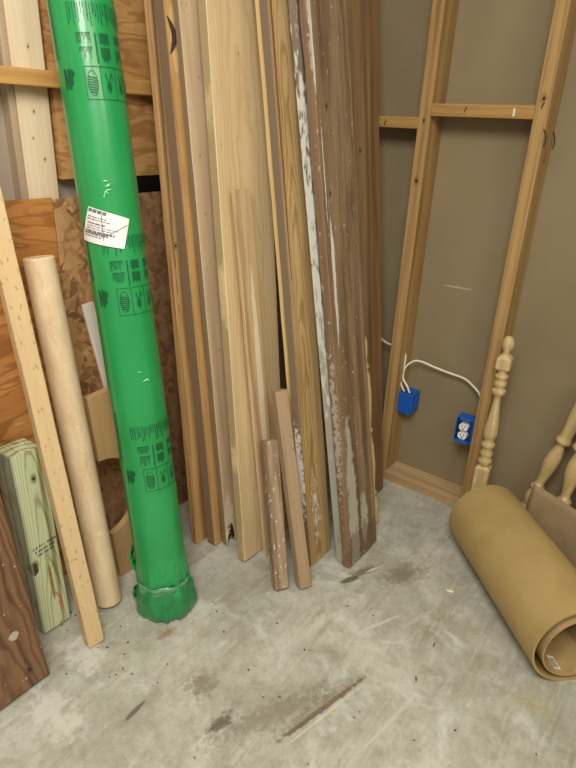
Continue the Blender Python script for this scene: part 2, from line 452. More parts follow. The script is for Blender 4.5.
# ================================================================== LEANING LUMBER
def B(name, *a, **k): return plank(name, *a, **k)
WHT = (206, 202, 190)
# 1..3 narrow stack left of the wide yellow board
m = wood('amber_stud', (198, 160, 108), (150, 108, 62), ring=.55, fiber=.5, ringscale=14, knots=[(.02, 0, 1.02, .006)], blotch=.3,
         patches=[((.012, .0, 1.5), (.006, .006, .9), lin((120, 100, 80)), dict(thr=.2, amp=.3))])
B('lumber_board', (196.4, 544.4), (149, 0), .095, .066, .022, 2.28, m, 'amber brown board, leftmost of the tall lumber stack beside the green roll', seed=1)
m = wood('rustic_stud', (204, 162, 104), (140, 100, 58), ring=.5, fiber=.6, ringscale=10, blotch=.5,
         patches=[((.024, 0, 1.55), (.016, .2, .11), lin((214, 178, 122)), dict(thr=.2, amp=.1, nscale=10)),
                  ((.0, .02, 1), (.0025, .03, 4), lin((128, 104, 80)), dict(thr=.1, amp=.2))])  # last patch paints shade along the left edge
rb = B('lumber_board', (215, 546), (163.5, 0), .095, .062, .036, 2.28, m, 'knotty orange board with a dark crescent bark knot near its top', seed=2)
# bark knot
kn = MB(); pts = []
for i in range(13):
    t = i / 12; pts.append((.006 + .017 * math.sin(PI * t), -.001, 1.60 - .085 * t))
kn.tube(pts, [.0012 + .0062 * math.sin(PI * i / 12) for i in range(13)], 8)
kn.build('bark_knot', plain('bark', (62, 44, 38), .9), rb, True, mw=rb.matrix_world.copy())
m = wood('pale_board', (206, 182, 148), (172, 142, 106), ring=.3, fiber=.4, ringscale=12, blotch=.15,
         fleck=((160, 110, 60), .02),
         patches=[((.024, 0, .05), (.030, .1, .20), lin((222, 208, 172)), dict(thr=.2, amp=.5, nscale=50, stretch=(1, 1, .4))),
                  ((.028, 0, .03), (.024, .1, .13), lin((58, 38, 24)), dict(thr=.42, amp=1.2, nscale=60, stretch=(1, 1, .3))),
                  ((-.001, .02, 1.2), (.003, .04, 4), lin((130, 112, 84)), dict(thr=.1, amp=.1))])  # last patch darkens the left edge as painted shade
B('lumber_board', (227, 546.5), (178, 0), .095, .092, .020, 2.34, m, 'pale pinkish board with a rotten, crumbling bottom corner', seed=3, chip=(.02, .022, .05))
# 4 wide yellow board
m = wood('yellow_pine', (220, 196, 152), (190, 156, 106), ring=.2, cath=(.12, 420, 1.5, .28, -.1), fiber=.4, ringscale=7, blotch=.12, tilt=.05,
         knots=[(.11, 0, 1.53, .003), (.02, 0, 1.3, .002)],
         patches=[((-.002, .02, 1), (.003, .05, 4), lin((170, 148, 108)), dict(thr=.1, amp=.15, nscale=40))])  # shade of the left side painted into the colour
B('wide_board', (244.8, 561.6), (206, 0), .12, .232, .03, 2.38, m, 'widest pale yellow pine board in the middle of the stack', seed=4)
# 5 rough strip in front of it
m = wood('rough_strip', (210, 182, 140), (166, 132, 92), ring=.4, fiber=.7, ringscale=12,
         patches=[((.045, 0, .6), (.018, .1, .6), lin((224, 206, 176)), dict(thr=.3, amp=.4, nscale=22, stretch=(1, 1, .2)))])
B('short_board', (266, 556.5), (233.5, 190), .125, .073, .012, None, m, 'shorter rough board whose top ends against the wide yellow board', seed=5)
# 6 thin edge strip
m = wood('thin_strip', (226, 196, 136), (200, 162, 100), ring=.2, fiber=.3)
B('thin_board', (303.5, 555), (258.5, 0), .160, .018, .014, 2.38, m, 'narrow honey yellow board seen edge on, right of the wide yellow board', seed=6)
# 7 oak-like face with grey painted edge
m = wood('oak_board', (198, 168, 118), (148, 114, 68), ring=.25, cath=(.05, 1700, 5, .5, -.2), fiber=.5, ringscale=9, tilt=.06,
         patches=[((.05, 0, .2), (.08, .2, .42), lin(WHT), dict(thr=.85, amp=1.1, nscale=120, stretch=(1, 1, .3))),
                  ((-.001, .02, 1), (.005, .05, 5), lin((122, 104, 82)), dict(thr=.1, amp=.3, nscale=40)),
                  ((-.001, .02, .35), (.006, .05, .35), lin(WHT), dict(thr=.5, amp=.7, nscale=45)),
                  ((.012, 0, 1.5), (.006, .05, .8), lin((130, 84, 48)), dict(thr=.2, amp=.2))])
B('lumber_board', (311, 566.5), (267.5, 0), .155, .122, .028, 2.38, m, 'oak coloured board with cathedral grain and white flecks low on its face', seed=7)
# 8 grey painted edge behind the walnut board
m = wood('grey_painted', (136, 122, 102), (88, 74, 58), ring=.25, fiber=.5,
         patches=[((.0, .015, .45), (.05, .2, .75), lin((160, 158, 142)), dict(thr=.25, amp=.9, nscale=60, stretch=(1, 1, .25))),
                  ((.0, .015, 1.1), (.05, .2, 1.6), lin((200, 198, 188)), dict(thr=.72, amp=.8, nscale=48, stretch=(1, 1, .3)))])
B('painted_board', (342.8, 563.4), (296, 0), .175, .16, .026, 2.38, m, 'grey whitewashed board seen by its edge, just behind the big dark plank', seed=8)
# 9 big walnut
m = wood('walnut_board', (152, 127, 97), (98, 76, 54), ring=.4, fiber=.85, ringscale=8, blotch=.45,
         knots=[(.05, 0, 1.42, .006), (.04, 0, 1.2, .005)],
         patches=[((.045, 0, .14), (.036, .03, .52), lin((172, 168, 150)), dict(thr=.22, amp=.7, nscale=70, stretch=(1, 1, .25))),
                  ((.11, 0, .14), (.03, .03, .12), lin((172, 168, 150)), dict(thr=.2, amp=.7, nscale=80, stretch=(1.3, 1, .3))),
                  ((.03, 0, .95), (.011, .03, .30), lin(WHT), dict(thr=.3, amp=.6, nscale=40, stretch=(1, 1, .3))),
                  ((.004, 0, 1.62), (.007, .02, .26), lin(WHT), dict(thr=.25, amp=.5, nscale=45, stretch=(1, 1, .5))),
                  ((.018, 0, 1.25), (.005, .02, .3), lin(WHT), dict(thr=.5, amp=.7, nscale=60)),
                  ((0, .014, .5), (.01, .03, .6), lin(WHT), dict(thr=.62, amp=1.0, nscale=60)),
                  ((-.002, .014, .8), (.006, .05, 5), lin((128, 98, 72)), dict(thr=.1, amp=.3, amount=.6)),
                  ((.1, 0, .05), (.2, .05, .11), lin((94, 70, 52)), dict(thr=.35, amp=.6, nscale=20, amount=.5))],
         fleck=((190, 178, 156), .02))
B('walnut_plank', (350, 568.5), (308, 0), .165, .183, .028, 2.42, m, 'big weathered dark brown plank with whitish paint streaks, in front of the stack', seed=9, rough=.0016, chip=(.16, .03, .012))
# 10, 11 behind on the right
m = wood('brown_rough', (150, 120, 84), (102, 76, 50), ring=.45, fiber=.6, ringscale=9, blotch=.5, knots=[(.1, 0, 1.3, .006)])
B('lumber_board', (375, 500.5), (369.5, 0), .128, .17, .020, 2.40, m, 'brown board standing behind the right side of the big dark plank', side='R', seed=10)
m = wood('brown_edge', (146, 110, 72), (100, 74, 48), ring=.3, fiber=.6)
B('lumber_board', (383.3, 488), (378, 0), .152, .10, .022, 2.40, m, 'rearmost brown board at the right end of the stack, beside the open stud bay', side='R', seed=11)

# two short sticks
m = wood('walnut_offcut_pink', (172, 145, 114), (136, 108, 80), ring=.3, fiber=.5, blotch=.1, fleck=((120, 84, 66), .03))
B('short_stick', (300.5, 589.5), (275.5, 392), .30, .042, .034, None, m, 'smooth pinkish brown short stick, the taller and right one of two', 'stick', yaw=-.45, seed=12, top_cut=0)
m = wood('weathered_offcut', (178, 154, 126), (120, 96, 72), ring=.35, fiber=.7, fleck=((214, 200, 180), .06), blotch=.5)
B('short_stick', (276.5, 590.5), (265, 442), .30, .045, .034, None, m, 'rough weathered short stick, the shorter and left one of two', 'stick', yaw=-.45, seed=13, rough=.0014)

# left: treated post
m = wood('treated_pine', (204, 210, 168), (124, 118, 66), ring=.75, fiber=.25, ringscale=11, tilt=.13, blotch=.05, rough=.7, ringlo=.7, cath=(.05, 2000, 8, .5, .5),
         knots=[(.050, 0, .475, .0075), (.012, 0, .225, .009)],
         patches=[((.048, 0, .15), (.006, .02, .075), lin((150, 118, 66)), dict(thr=.15, amp=.3)), ((.006, 0, .215), (.017, .05, .034), lin((84, 62, 34)), dict(thr=.3, amp=.5, nscale=60)),
                  ((.0, .04, .3), (.006, .2, 1), lin((150, 152, 134)), dict(thr=.1, amp=.15, amount=.6))])
post = B('treated_post', (44.5, 634), (10, 458.5), .085, .086, .086, None, m, 'short green treated square post with a dark knot and ink stamp', 'post', seed=14, rough=.0003, ch=.003)
L = max(v.co.z for v in post.data.vertices)
ink = plain('ink', (58, 60, 50), .8, .1)
sm = MB(); rnd = random.Random(4)
for row in range(3):
    x = .012 + .006 * row
    while x < .080 - .004 * row:
        wch = rnd.uniform(.0025, .0045); zc = .272 - row * .0125 + .10 * (x - .04)
        M = Matrix.Translation((x, -.0009, zc))
        kind = rnd.randrange(4)
        hgt = .0075
        sm.box((0, 0, 0), (.0011, .0006, hgt), M)
        if kind != 0: sm.box((0, 0, hgt - .0012), (wch, .0006, hgt), M)
        if kind in (1, 2): sm.box((0, 0, hgt * .45), (wch, .0006, hgt * .45 + .0012), M)
        if kind in (2, 3): sm.box((wch - .0011, 0, 0), (wch, .0006, hgt * .8), M)
        x += wch + (.0018 if rnd.random() < .8 else .006)
sm.build('ink_stamp', ink, post, mw=post.matrix_world.copy())
rd = MB()
for i in range(6):
    rd.box((.058 + .0012 * math.sin(i * 2.1), -.0008, .045 + i * .009), (.063 + .001 * math.sin(i), -.0002, .0535 + i * .009))
rd.build('red_mark', plain('red_crayon', (226, 112, 104), .8), post, mw=post.matrix_world.copy())

# long strip in front of the round pole
m = wood('tan_batten', (212, 184, 138), (182, 148, 102), ring=.15, fiber=.3, blotch=.2, fleck=((176, 142, 96), .07))
B('long_batten', (89.5, 648.5), (0, 277), .15, .046, .032, 1.9, m, 'long tan batten leaning past the frame at left, between post and round pole', 'batten', seed=15, yaw=-.15)
# dark walnut board at the far left
m = wood('dark_walnut', (134, 98, 68), (88, 60, 40), ring=.2, cath=(.24, 300, 4, .6, -.3), fiber=.4, ringscale=7, tilt=.05, rough=.4, spec=.4, blotch=.3,
         knots=[(.315, 0, .05, .008)], patches=[((.30, 0, .17), (.018, .1, .018), lin((188, 178, 164)), dict(thr=.3, amp=.5, nscale=60, amount=.8))], fleck=((210, 196, 176), .005))
B('dark_board', (50, 673), (0, 492), .14, .36, .03, 1.0, m, 'dark walnut brown board at the bottom left edge, in front of the post', side='R', seed=16)

# round pole
r = .038
P = on_floor((109, 600), .008); a, Q = lean_axis(P, (38.5, 257), .125); M = frame_of(P, a, 0)
n = NT('fibre_tube', .75, .2); oc = n.tc.outputs['Object']
cc = n.mix(n.rng(n.noise(n.mapping(oc, sc=(1, 1, .35)), 22, 5, .7), .35, .7), lin((222, 200, 164)), lin((204, 174, 134)))
cc = n.mix(n.rng(n.noise(n.mapping(oc, sc=(1, 1, .12)), 70, 3), .55, .75, 0, .35), cc, lin((176, 140, 100)))
cc = n.mix(n.rng(n.noise(oc, 60, 2), .66, .7, 0, .7), cc, lin((228, 216, 194)))
tub = MB(); Lp = (Q - P).length; tub.lathe([(r-.003, 0), (r, .003)] + [(r, Lp * i / 12) for i in range(1, 12)] + [(r, Lp - .003), (r-.003, Lp)], 40)
o = tub.build('round_pole', n.out(cc), None, True, mw=M); o.data.materials[0].name = 'pole_wood'
tag(o, 'thick round tan pole with a flat top, left of the green roll', 'pole')
md = o.modifiers.new('e', 'EDGE_SPLIT'); md.split_angle = math.radians(40)

# notched board behind the green roll
nb_mat = wood('notched_wood', (196, 160, 110), (172, 134, 86), ring=.2, fiber=.3, blotch=.1, rough=.5)
P = on_floor((121, 577)); Yn = P.y
a, Q = lean_axis(P, (87, 399), .05); M = frame_of(P, a, 0); Ln = (Q - P).length
poly = [(0, 0), (.115, 0), (.115, Ln), (0, Ln)]
z1 = Ln * .27; z2 = Ln * .68; zc = (z1 + z2) / 2; hr = (z2 - z1) / 2
poly += [(0, z2)] + [(hr * .92 * math.cos(t) , zc + hr * math.sin(t)) for t in [PI/2 - PI * i / 16 for i in range(1, 16)]] + [(0, z1)]
o = MB().prism(poly, 0, .022).build('notched_board', nb_mat, None, False, mw=M, bevel=.001)
tag(o, 'short tan board with a half-round notch, tucked behind the green roll', 'board')
# white strip
m = wood('white_strip', (222, 216, 200), (190, 180, 158), ring=.2, fiber=.4, blotch=.3)
B('white_strip', (150, 553), (83, 306), .09, .036, .012, None, m, 'narrow white painted strip poking out above the notched board', 'strip', seed=17)

# ================================================================== GREEN ROLL
R0 = .072
P = on_floor((167.5, 604), .0); a, Q = lean_axis(P, (80, 0), .145); MT = frame_of(P, a, 0)
g = NT('green_wrap', .3, .45); oc = g.tc.outputs['Object']
gn = g.noise(oc, 4, 3)
cc = g.mix(g.rng(gn, .3, .7), lin((34, 152, 80)), lin((26, 136, 70)))
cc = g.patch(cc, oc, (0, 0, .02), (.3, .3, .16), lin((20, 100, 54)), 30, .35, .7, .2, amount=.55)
g.b.inputs['Coat Weight'].default_value = .5; g.b.inputs['Coat Roughness'].default_value = .2
g.bump(g.noise(g.mapping(oc, sc=(1, 1, .35)), 16, 3, .5, .8), .35, .006)
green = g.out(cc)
tube_top = 1.95
v = []; nth = 108; zs = [0, .004, .010, .018] + [.026 + .008 * i for i in range(22)] + [.21 + (tube_top - .21) * i / 60 for i in range(61)]
for z in zs:
    for k in range(nth):
        t = 2 * PI * k / nth
        rr_ = R0 + .0012 * noise.noise(Vector((math.cos(t) * 2, math.sin(t) * 2, z * 6)))
        if z < .20:
            u = 1 - z / .20
            poly_r = 1 / max(.84, abs(math.cos(((t * 7 / (2 * PI)) % 1 - .5) * 2 * PI / 7)))
            belly = .017 * (u ** 1.6)
            cre = .0045 * (abs(noise.noise(Vector((math.cos(t) * 5, math.sin(t) * 5, z * 9 + 3)))) - .15) * 3 * u ** .7
            cre += .006 * noise.noise(Vector((math.cos(t) * 3, math.sin(t) * 3, z * 45))) * u
            rr_ = R0 * (1 + (poly_r - 1) * .6 * u ** 2) + belly + cre
            if z < .02: rr_ -= .010 * (1 - z / .02) ** 2
            rr_ -= .005 * math.exp(-((z - .10) / .012) ** 2)
        v.append((rr_ * math.cos(t), rr_ * math.sin(t), z))
nz = len(zs)
f = [(i*nth+k, i*nth+(k+1) % nth, (i+1)*nth+(k+1) % nth, (i+1)*nth+k) for i in range(nz-1) for k in range(nth)]
f += [tuple(range(nth)), tuple(range((nz-1)*nth, nz*nth))]
roll = empty('wrapped_roll', mw=MT)
tag(roll, 'tall roll in bright green printed plastic leaning on the back wall', 'roll')
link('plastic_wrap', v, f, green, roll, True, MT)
MTi = MT.inverted()
def cyl(p, rad=R0):
    """(angle, height) on the roll's surface seen at view point p"""
    o_ = MTi @ Vector((0, 0, CAM_H)); d = (MTi.to_3x3() @ ray(p))
    A = d.x**2 + d.y**2; Bq = 2*(o_.x*d.x + o_.y*d.y); Cq = o_.x**2 + o_.y**2 - rad**2
    D = max(0, Bq*Bq - 4*A*Cq); t = (-Bq - math.sqrt(D)) / (2*A); q = o_ + d * t
    a0 = math.atan2(o_.y, o_.x); d_ = (math.atan2(q.y, q.x) - a0 + PI) % (2 * PI) - PI
    return a0 + d_, q.z
def cp(t, z, rad): return (rad * math.cos(t), rad * math.sin(t), z)
PR = R0 + .0022
def quad(mb, corners, rad=PR, nu=2, nv=2, th=.0004):
    """curved little sheet over four (angle, height) corners"""
    (a0, b0, c0, d0) = corners
    v = []
    for lay in (rad, rad - th):
        for i in range(nu + 1):
            for j in range(nv + 1):
                u = i / nu; w_ = j / nv
                t = (a0[0]*(1-u)+b0[0]*u)*(1-w_) + (d0[0]*(1-u)+c0[0]*u)*w_
                z = (a0[1]*(1-u)+b0[1]*u)*(1-w_) + (d0[1]*(1-u)+c0[1]*u)*w_
                v.append(cp(t, z, lay))
    m_ = nv + 1; N = (nu + 1) * m_; f = []
    for i in range(nu):
        for j in range(nv):
            q = (i*m_+j, (i+1)*m_+j, (i+1)*m_+j+1, i*m_+j+1); f.append(q); f.append(tuple(x + N for x in reversed(q)))
    rim = [(i*m_) for i in range(nu+1)] + [nu*m_+j for j in range(1, nv+1)] + [i*m_+nv for i in range(nu-1, -1, -1)] + [j for j in range(nv-1, 0, -1)]
    for i in range(len(rim)):
        p_, q_ = rim[i], rim[(i+1) % len(rim)]; f.append((p_, q_, q_ + N, p_ + N))
    mb.add(v, f)
def vline(mb, t, z0, z1, wid):
    dt = wid / R0; quad(mb, [(t-dt/2, z0), (t+dt/2, z0), (t+dt/2, z1), (t-dt/2, z1)], nu=1, nv=1)
def dline(mb, t0, z0, t1, z1, wid):
    dz = z1 - z0; du = (t1 - t0) * R0; l = math.hypot(dz, du) or 1; nx = -dz / l * wid / 2; nzz = du / l * wid / 2
    quad(mb, [(t0 - nx/R0, z0 - nzz), (t0 + nx/R0, z0 + nzz), (t1 + nx/R0, z1 + nzz), (t1 - nx/R0, z1 - nzz)], nu=3, nv=1)
# print repeats: text streaks, two small paragraphs, a strip of pictogram boxes
bands = MB(); ink_g = plain('green_print_ink', (24, 88, 52), .5, .3); rnd = random.Random(11)
tA, zA = cyl((82.5, 66.5)); tA2, zA2 = cyl((84.5, 100))
tB, zB = cyl((115.5, 288)); _, zC = cyl((141, 470))
period = (zA - zC) / 2
tbox = cyl((86, 83))[0]
HB = abs(zA - zA2)
def icon_coil(t, z, s):
    k = 22
    for i in range(k):
        a0 = 2*PI*i/k; a1 = 2*PI*(i+1)/k
        dline(bands, t + math.cos(a0)*s*.42/R0, z + math.sin(a0)*s, t + math.cos(a1)*s*.42/R0, z + math.sin(a1)*s, .0009)
    for i in range(7):
        zz = z + s * (.45 - i * .2); hw = .40 * s * math.sqrt(max(0, 1 - ((zz - z)/s)**2))
        dline(bands, t - hw/R0, zz + .002, t + hw/R0, zz - .002, .0024)
def icon_hand(t, z, s):
    P_ = [(-.4, .9), (-.2, .1), (-.35, -.4), (0, -.9), (.35, -.3), (.1, .2), (.45, .9)]
    for (x0, y0), (x1, y1) in zip(P_, P_[1:]): dline(bands, t + x0*s*.7/R0, z + y0*s, t + x1*s*.7/R0, z + y1*s, .0016)
    dline(bands, t - .1*s/R0, z - .6*s, t + .1*s/R0, z + .1*s, .005)
    dline(bands, t + .4*s/R0, z + .3*s, t + .4*s/R0, z + 1.0*s, .001)
for kx in range(-1, 5):
    zt = zA - kx * period
    if zt > 1.9: continue
    # outlined strip with dividers
    bw = .034; t0 = tbox; zb = zt - HB
    if zb > .02:
        for q in range(5):
            if True: vline(bands, t0 + q * bw / R0, zb, zt, .0009)
        for q in range(12):
            a_ = t0 + q * 4 * bw / R0 / 12; b_ = t0 + (q + 1) * 4 * bw / R0 / 12
            dline(bands, a_, zt, b_, zt, .0009); dline(bands, a_, zb, b_, zb, .0009)
        icon_coil(t0 + .45 * bw / R0, (zt + zb) / 2, HB * .38)
        icon_hand(t0 + 1.5 * bw / R0, (zt + zb) / 2, HB * .33)
        icon_hand(t0 + 2.5 * bw / R0, (zt + zb) / 2, HB * .33)
        icon_coil(t0 + 3.5 * bw / R0, (zt + zb) / 2, HB * .33)
    # small paragraphs
    for blk, (zoff, ln, cnt, x0) in enumerate([(.044, .022, 11, -.006), (.012, .026, 10, -.003)]):
        for i in range(cnt):
            l_ = ln * rnd.choice((.35, .5, .8, 1, .9)); x = x0 + i * .0028
            zz = zt + zoff + ln
            while l_ > 0.002:
                seg = min(l_, rnd.uniform(.004, .009)); vline(bands, t0 + x / R0, max(.02, zz - seg), max(.021, zz), .0012); zz -= seg + .001; l_ -= seg + .001
        dline(bands, t0 + x0 / R0, zt + zoff + ln, t0 + (x0 + .028) / R0, zt + zoff + ln, .0009)
        vline(bands, t0 + .033 / R0, zt + zoff - .006, zt + zoff + ln, .0026)
        for i in range(7):
            l_ = ln * rnd.uniform(.8, 1.1); x = .043 + i * .0032
            vline(bands, t0 + x / R0, zt + zoff + ln - l_, zt + zoff + ln, .0018)
        for i in range(7):
            l_ = ln * rnd.uniform(.6, 1.1); x = .082 + i * .0035
            vline(bands, t0 + x / R0, zt + zoff + ln - l_, zt + zoff + ln, .0016)
    # long hanging text streaks
    for i in range(26):
        x = -.018 + i * .0058 + rnd.uniform(-.001, .001); ln = rnd.uniform(.022, .045)
        zz = zt + .125 - rnd.choice((0, 0, .004))
        if zz < 1.93 and zz - ln > .02:
            while ln > .003:
                seg = min(ln, rnd.uniform(.006, .016)); vline(bands, t0 + x / R0, zz - seg, zz, rnd.uniform(.0009, .0021)); zz -= seg + .0012; ln -= seg + .0012
    # bold wordmark wrapping round the left side
    if zb > .03:
        for (x0, y0, x1, y1) in [(-.047, .010, -.047, -.030), (-.047, .010, -.036, -.030), (-.036, .010, -.036, -.030), (-.030, .008, -.030, -.022), (-.030, .008, -.024, .0), (-.030, -.006, -.024, .0)]:
            dline(bands, t0 + x0 / R0, zt - .012 + y0, t0 + x1 / R0, zt - .012 + y1, .0045)
        for i in range(3): vline(bands, t0 - .062 / R0 - i * .004 / R0, zt + .02, zt + .16, .0012)
bands.build('printed_markings', ink_g, roll, mw=MT)
# sticker
lab = [cyl(p) for p in ((89.5, 206), (128.5, 219), (124, 249), (85.5, 239))]
lb = MB(); quad(lb, lab, R0 + .0036, 14, 6, .0004)
wl_mat = plain('sticker_paper', (236, 232, 228), .35, .4)
stk = lb.build('shipping_label', wl_mat, roll, False, mw=MT); stk['label'] = 'white printed sticker with a creased corner'
tx = MB()
def LQ(u, v_):
    a0, b0, c0, d0 = lab
    return tuple((a0[i]*(1-u)+b0[i]*u)*(1-v_) + (d0[i]*(1-u)+c0[i]*u)*v_ for i in (0, 1))
def lstroke(u0, v0, u1, v1, th=.02, rad=R0 + .0046):
    th *= 2.2
    du, dv = u1-u0, v1-v0; l = math.hypot(du, dv); nx, ny = -dv/l*th, du/l*th*1.3
    quad(tx, [LQ(u0-nx, v0-ny), LQ(u1-nx, v1-ny), LQ(u1+nx, v1+ny), LQ(u0+nx, v0+ny)], rad, 4, 1, .0003)
rnd = random.Random(5)
for (vv, u0, u1, th) in [(.07, .03, .46, .026), (.24, .05, .5, .007), (.31, .05, .62, .007), (.42, .08, .5, .012), (.50, .08, .8, .006), (.57, .08, .7, .006), (.66, .06, .75, .018), (.72, .06, .62, .018), (.80, .06, .5, .007)]:
    u = u0
    while u < u1:
        e_ = min(u1, u + rnd.uniform(.03, .12)); lstroke(u, vv, e_, vv, th * .6); u = e_ + .02
lstroke(.36, .12, .56, .86, .003); lstroke(.97, .22, .62, .66, .003)
tx.build('label_text', plain('label_ink', (112, 108, 112), .6), stk, mw=MT)
# clear tape bands and loose plastic
tp = NT('clear_tape', .15, .6); tp.b.inputs['Base Color'].default_value = lin((120, 190, 140)); tp.b.inputs['Alpha'].default_value = .45
tm = MB()
for (z0, wv_, ph) in ((.108, .010, 0), (.098, .006, 1.7)):
    prof = []
    vv = []
    for k in range(73):
        t = 2*PI*k/72; zc_ = z0 + wv_ * math.sin(t + ph) + .003 * math.sin(5 * t)
        for (dr, dz) in ((0, -.009), (0, .009)):
            vv.append(((R0 + .0062 + .0022 * math.sin(9*t) + dr) * math.cos(t), (R0 + .0062 + .0022 * math.sin(9*t)) * math.sin(t), zc_ + dz))
    tm.add(vv, [(2*k, 2*k+2, 2*k+3, 2*k+1) for k in range(72)])
to = tm.build('packing_tape', tp.m, roll, True, mw=MT); md = to.modifiers.new('s', 'SOLIDIFY'); md.thickness = .0004
def flap(pts, wid, nm='plastic_tail'):
    pts = smooth_path(pts, 4); vv = []
    for i, p in enumerate(pts):
        q = p + Vector((wid[0] * (1 - .5 * i / len(pts)), wid[1], wid[2] * (.6 + .4 * math.sin(i))))
        mid = (p + q) / 2 + Vector((0, -.004 * (-1) ** i, .002)); vv += [p, mid, q]
    ff = [(3*i+j, 3*i+3+j, 3*i+4+j, 3*i+1+j) for i in range(len(pts)-1) for j in range(2)]
    o = link(nm, vv, ff, green, roll, True, MT); md = o.modifiers.new('s', 'SOLIDIFY'); md.thickness = .0015
def near(p, rad): t, z = cyl(p, rad); return Vector(cp(t, z, rad))
aL = cyl((137, 590))[0]
def pol(dt, z, rad): return Vector(cp(aL + dt, z, rad))
flap([pol(-.25, .215, R0 + .004), pol(-.3, .19, R0 + .016), pol(-.28, .15, R0 + .018), pol(-.25, .12, R0 + .006)], (.026, .008, .022))
flap([pol(-.2, .085, R0 + .006), pol(-.28, .07, R0 + .022), pol(-.2, .045, R0 + .026), pol(-.1, .03, R0 + .010)], (.028, .004, -.03))
# wrinkles in the plastic, upper front and mid; paler green paints their glare
rnd = random.Random(9); wf = NT('wrinkle_film', .08, .8); wf.b.inputs['Base Color'].default_value = lin((120, 214, 150))
for (cx_, cy_, n_, s_) in ((109, 188, 7, 7), (145, 374, 3, 6)):
    for i in range(n_):
        p0 = (cx_ + rnd.uniform(-s_, s_), cy_ + rnd.uniform(-s_ * 1.3, s_ * 1.3)); ang = rnd.uniform(-.6, .6) + rnd.choice((0, 1.3))
        l_ = rnd.uniform(4, 8); pts = []
        for j in range(5):
            u = j / 4 - .5; t, z = cyl((p0[0] + math.cos(ang) * l_ * u, p0[1] + math.sin(ang) * l_ * u + 2 * u * u)); pts.append(cp(t, z, R0 + .0012))
        MB().tube(pts, [.0004, .0016, .0022, .0016, .0004], 6).build('plastic_wrinkle', wf.m, roll, True, mw=MT)

# ================================================================== BALUSTERS
bal_wood = wood('turned_wood', (204, 180, 130), (166, 138, 92), ring=.3, fiber=.4, blotch=.25, fleck=((232, 214, 170), .03), rough=.5)
def baluster(profile, M, squares, label, group=None):
    """one turned piece: lathe profile (r, z) with square blocks (z0, z1, half side)"""
    root = empty('baluster', mw=M); tag(root, label, 'baluster', group)
    mb = MB(); mb.lathe(profile, 24); mb.build('turned_spindle', bal_wood, root, True, mw=M)
    for (z0, z1, hs) in squares:
        s_ = MB(); v = []
        c_ = hs * .55; e_ = min(.014, (z1 - z0) * .22)
        for (z, k, kk) in ((z0, c_, 0), (z0 + e_, hs, 1), (z1 - e_, hs, 1), (z1, c_, 0)):
            cc_ = k * (.92 if kk else .6)
            for (x, y) in ((-k, -cc_), (-cc_, -k), (cc_, -k), (k, -cc_), (k, cc_), (cc_, k), (-cc_, k), (-k, cc_)): v.append((x, y, z))
        f = [(i*8+q, i*8+(q+1) % 8, (i+1)*8+(q+1) % 8, (i+1)*8+q) for i in range(3) for q in range(8)] + [tuple(range(8)), tuple(range(24, 32))]
        s_.add(v, f); s_.build('square_block', bal_wood, root, mw=M)
    return root
def up(lo, hi): # z measured from view rows on the main baluster
    return lo
def zr(y): return .742 - (y - 338) * .742 / 184.5
prof = [(.004, zr(337)), (.012, zr(338)), (.0185, zr(341)), (.020, zr(344)), (.0185, zr(347)), (.012, zr(350)), (.0095, zr(352)), (.012, zr(354)),
        (.018, zr(368)), (.013, zr(369.5)), (.021, zr(371.5)), (.0225, zr(373)), (.019, zr(374.8)), (.0165, zr(375.5)), (.0205, zr(377.5)), (.0215, zr(380)), (.019, zr(382)),
        (.015, zr(383)), (.022, zr(384.8)), (.0235, zr(386.5)), (.021, zr(389)), (.0125, zr(391)), (.012, zr(396)), (.0145, zr(403)), (.0185, zr(412)), (.023, zr(421)), (.0245, zr(427)), (.022, zr(432)),
        (.014, zr(435)), (.022, zr(437)), (.0245, zr(439)), (.021, zr(441.5)), (.0165, zr(443)), (.0225, zr(446)), (.0225, zr(449)), (.017, zr(452)), (.024, zr(454)), (.0245, zr(456)), (.021, zr(458.5)), (.018, zr(462))]
prof = list(reversed(prof))
base = Vector((1.941, .508, 0)); top = Vector((1.940, .5115, .742))
ax_ = (top - base).normalized(); M = frame_of(base, ax_, .12)
baluster(prof, M, [(zr(368.5), zr(352.8), .0235), (0, zr(459), .0255)], 'upright turned newel with ball finial standing against the right wall stud')
# two more lean away to the right; only their lower ends are in view
prof2 = [(.020, 0), (.024, .006), (.0225, .014), (.017, .020), (.0215, .032), (.026, .055), (.0255, .072), (.020, .088), (.0155, .094), (.025, .100), (.026, .106), (.022, .114),
         (.016, .122), (.0165, .14), (.021, .17), (.0255, .205), (.0265, .235), (.0235, .262), (.017, .285), (.0145, .30), (.021, .306), (.0275, .313), (.0275, .321), (.022, .33), (.021, .34), (.023, .37), (.0275, .42), (.028, .46), (.024, .5), (.018, .56), (.015, .62), (.014, .66)]
for (pb, pt, Xr, lb_) in [((537.5, 487), (567, 435.5), 2.012, 'tilted turned baluster leaning right on the right wall, behind the brown paper roll'),
                          ((564, 501), (576, 465), 1.965, 'turned baluster at the right edge of the photo, behind the loose paper sheet')]:
    p0 = on_x(pb, Xr); p1 = on_x(pt, Xr + .002); ax_ = (p1 - p0).normalized(); foot = p0 - ax_ * .104
    ext = (foot.z - (.046 if Xr > 1.98 else .006)) / ax_.z
    pf = ([(.019, -ext), (.021, -ext + .006), (.019, -ext * .4)] if ext > .01 else []) + [q for q in prof2 if q[1] < .59]
    baluster(pf, frame_of(foot, ax_, .3), [], lb_)
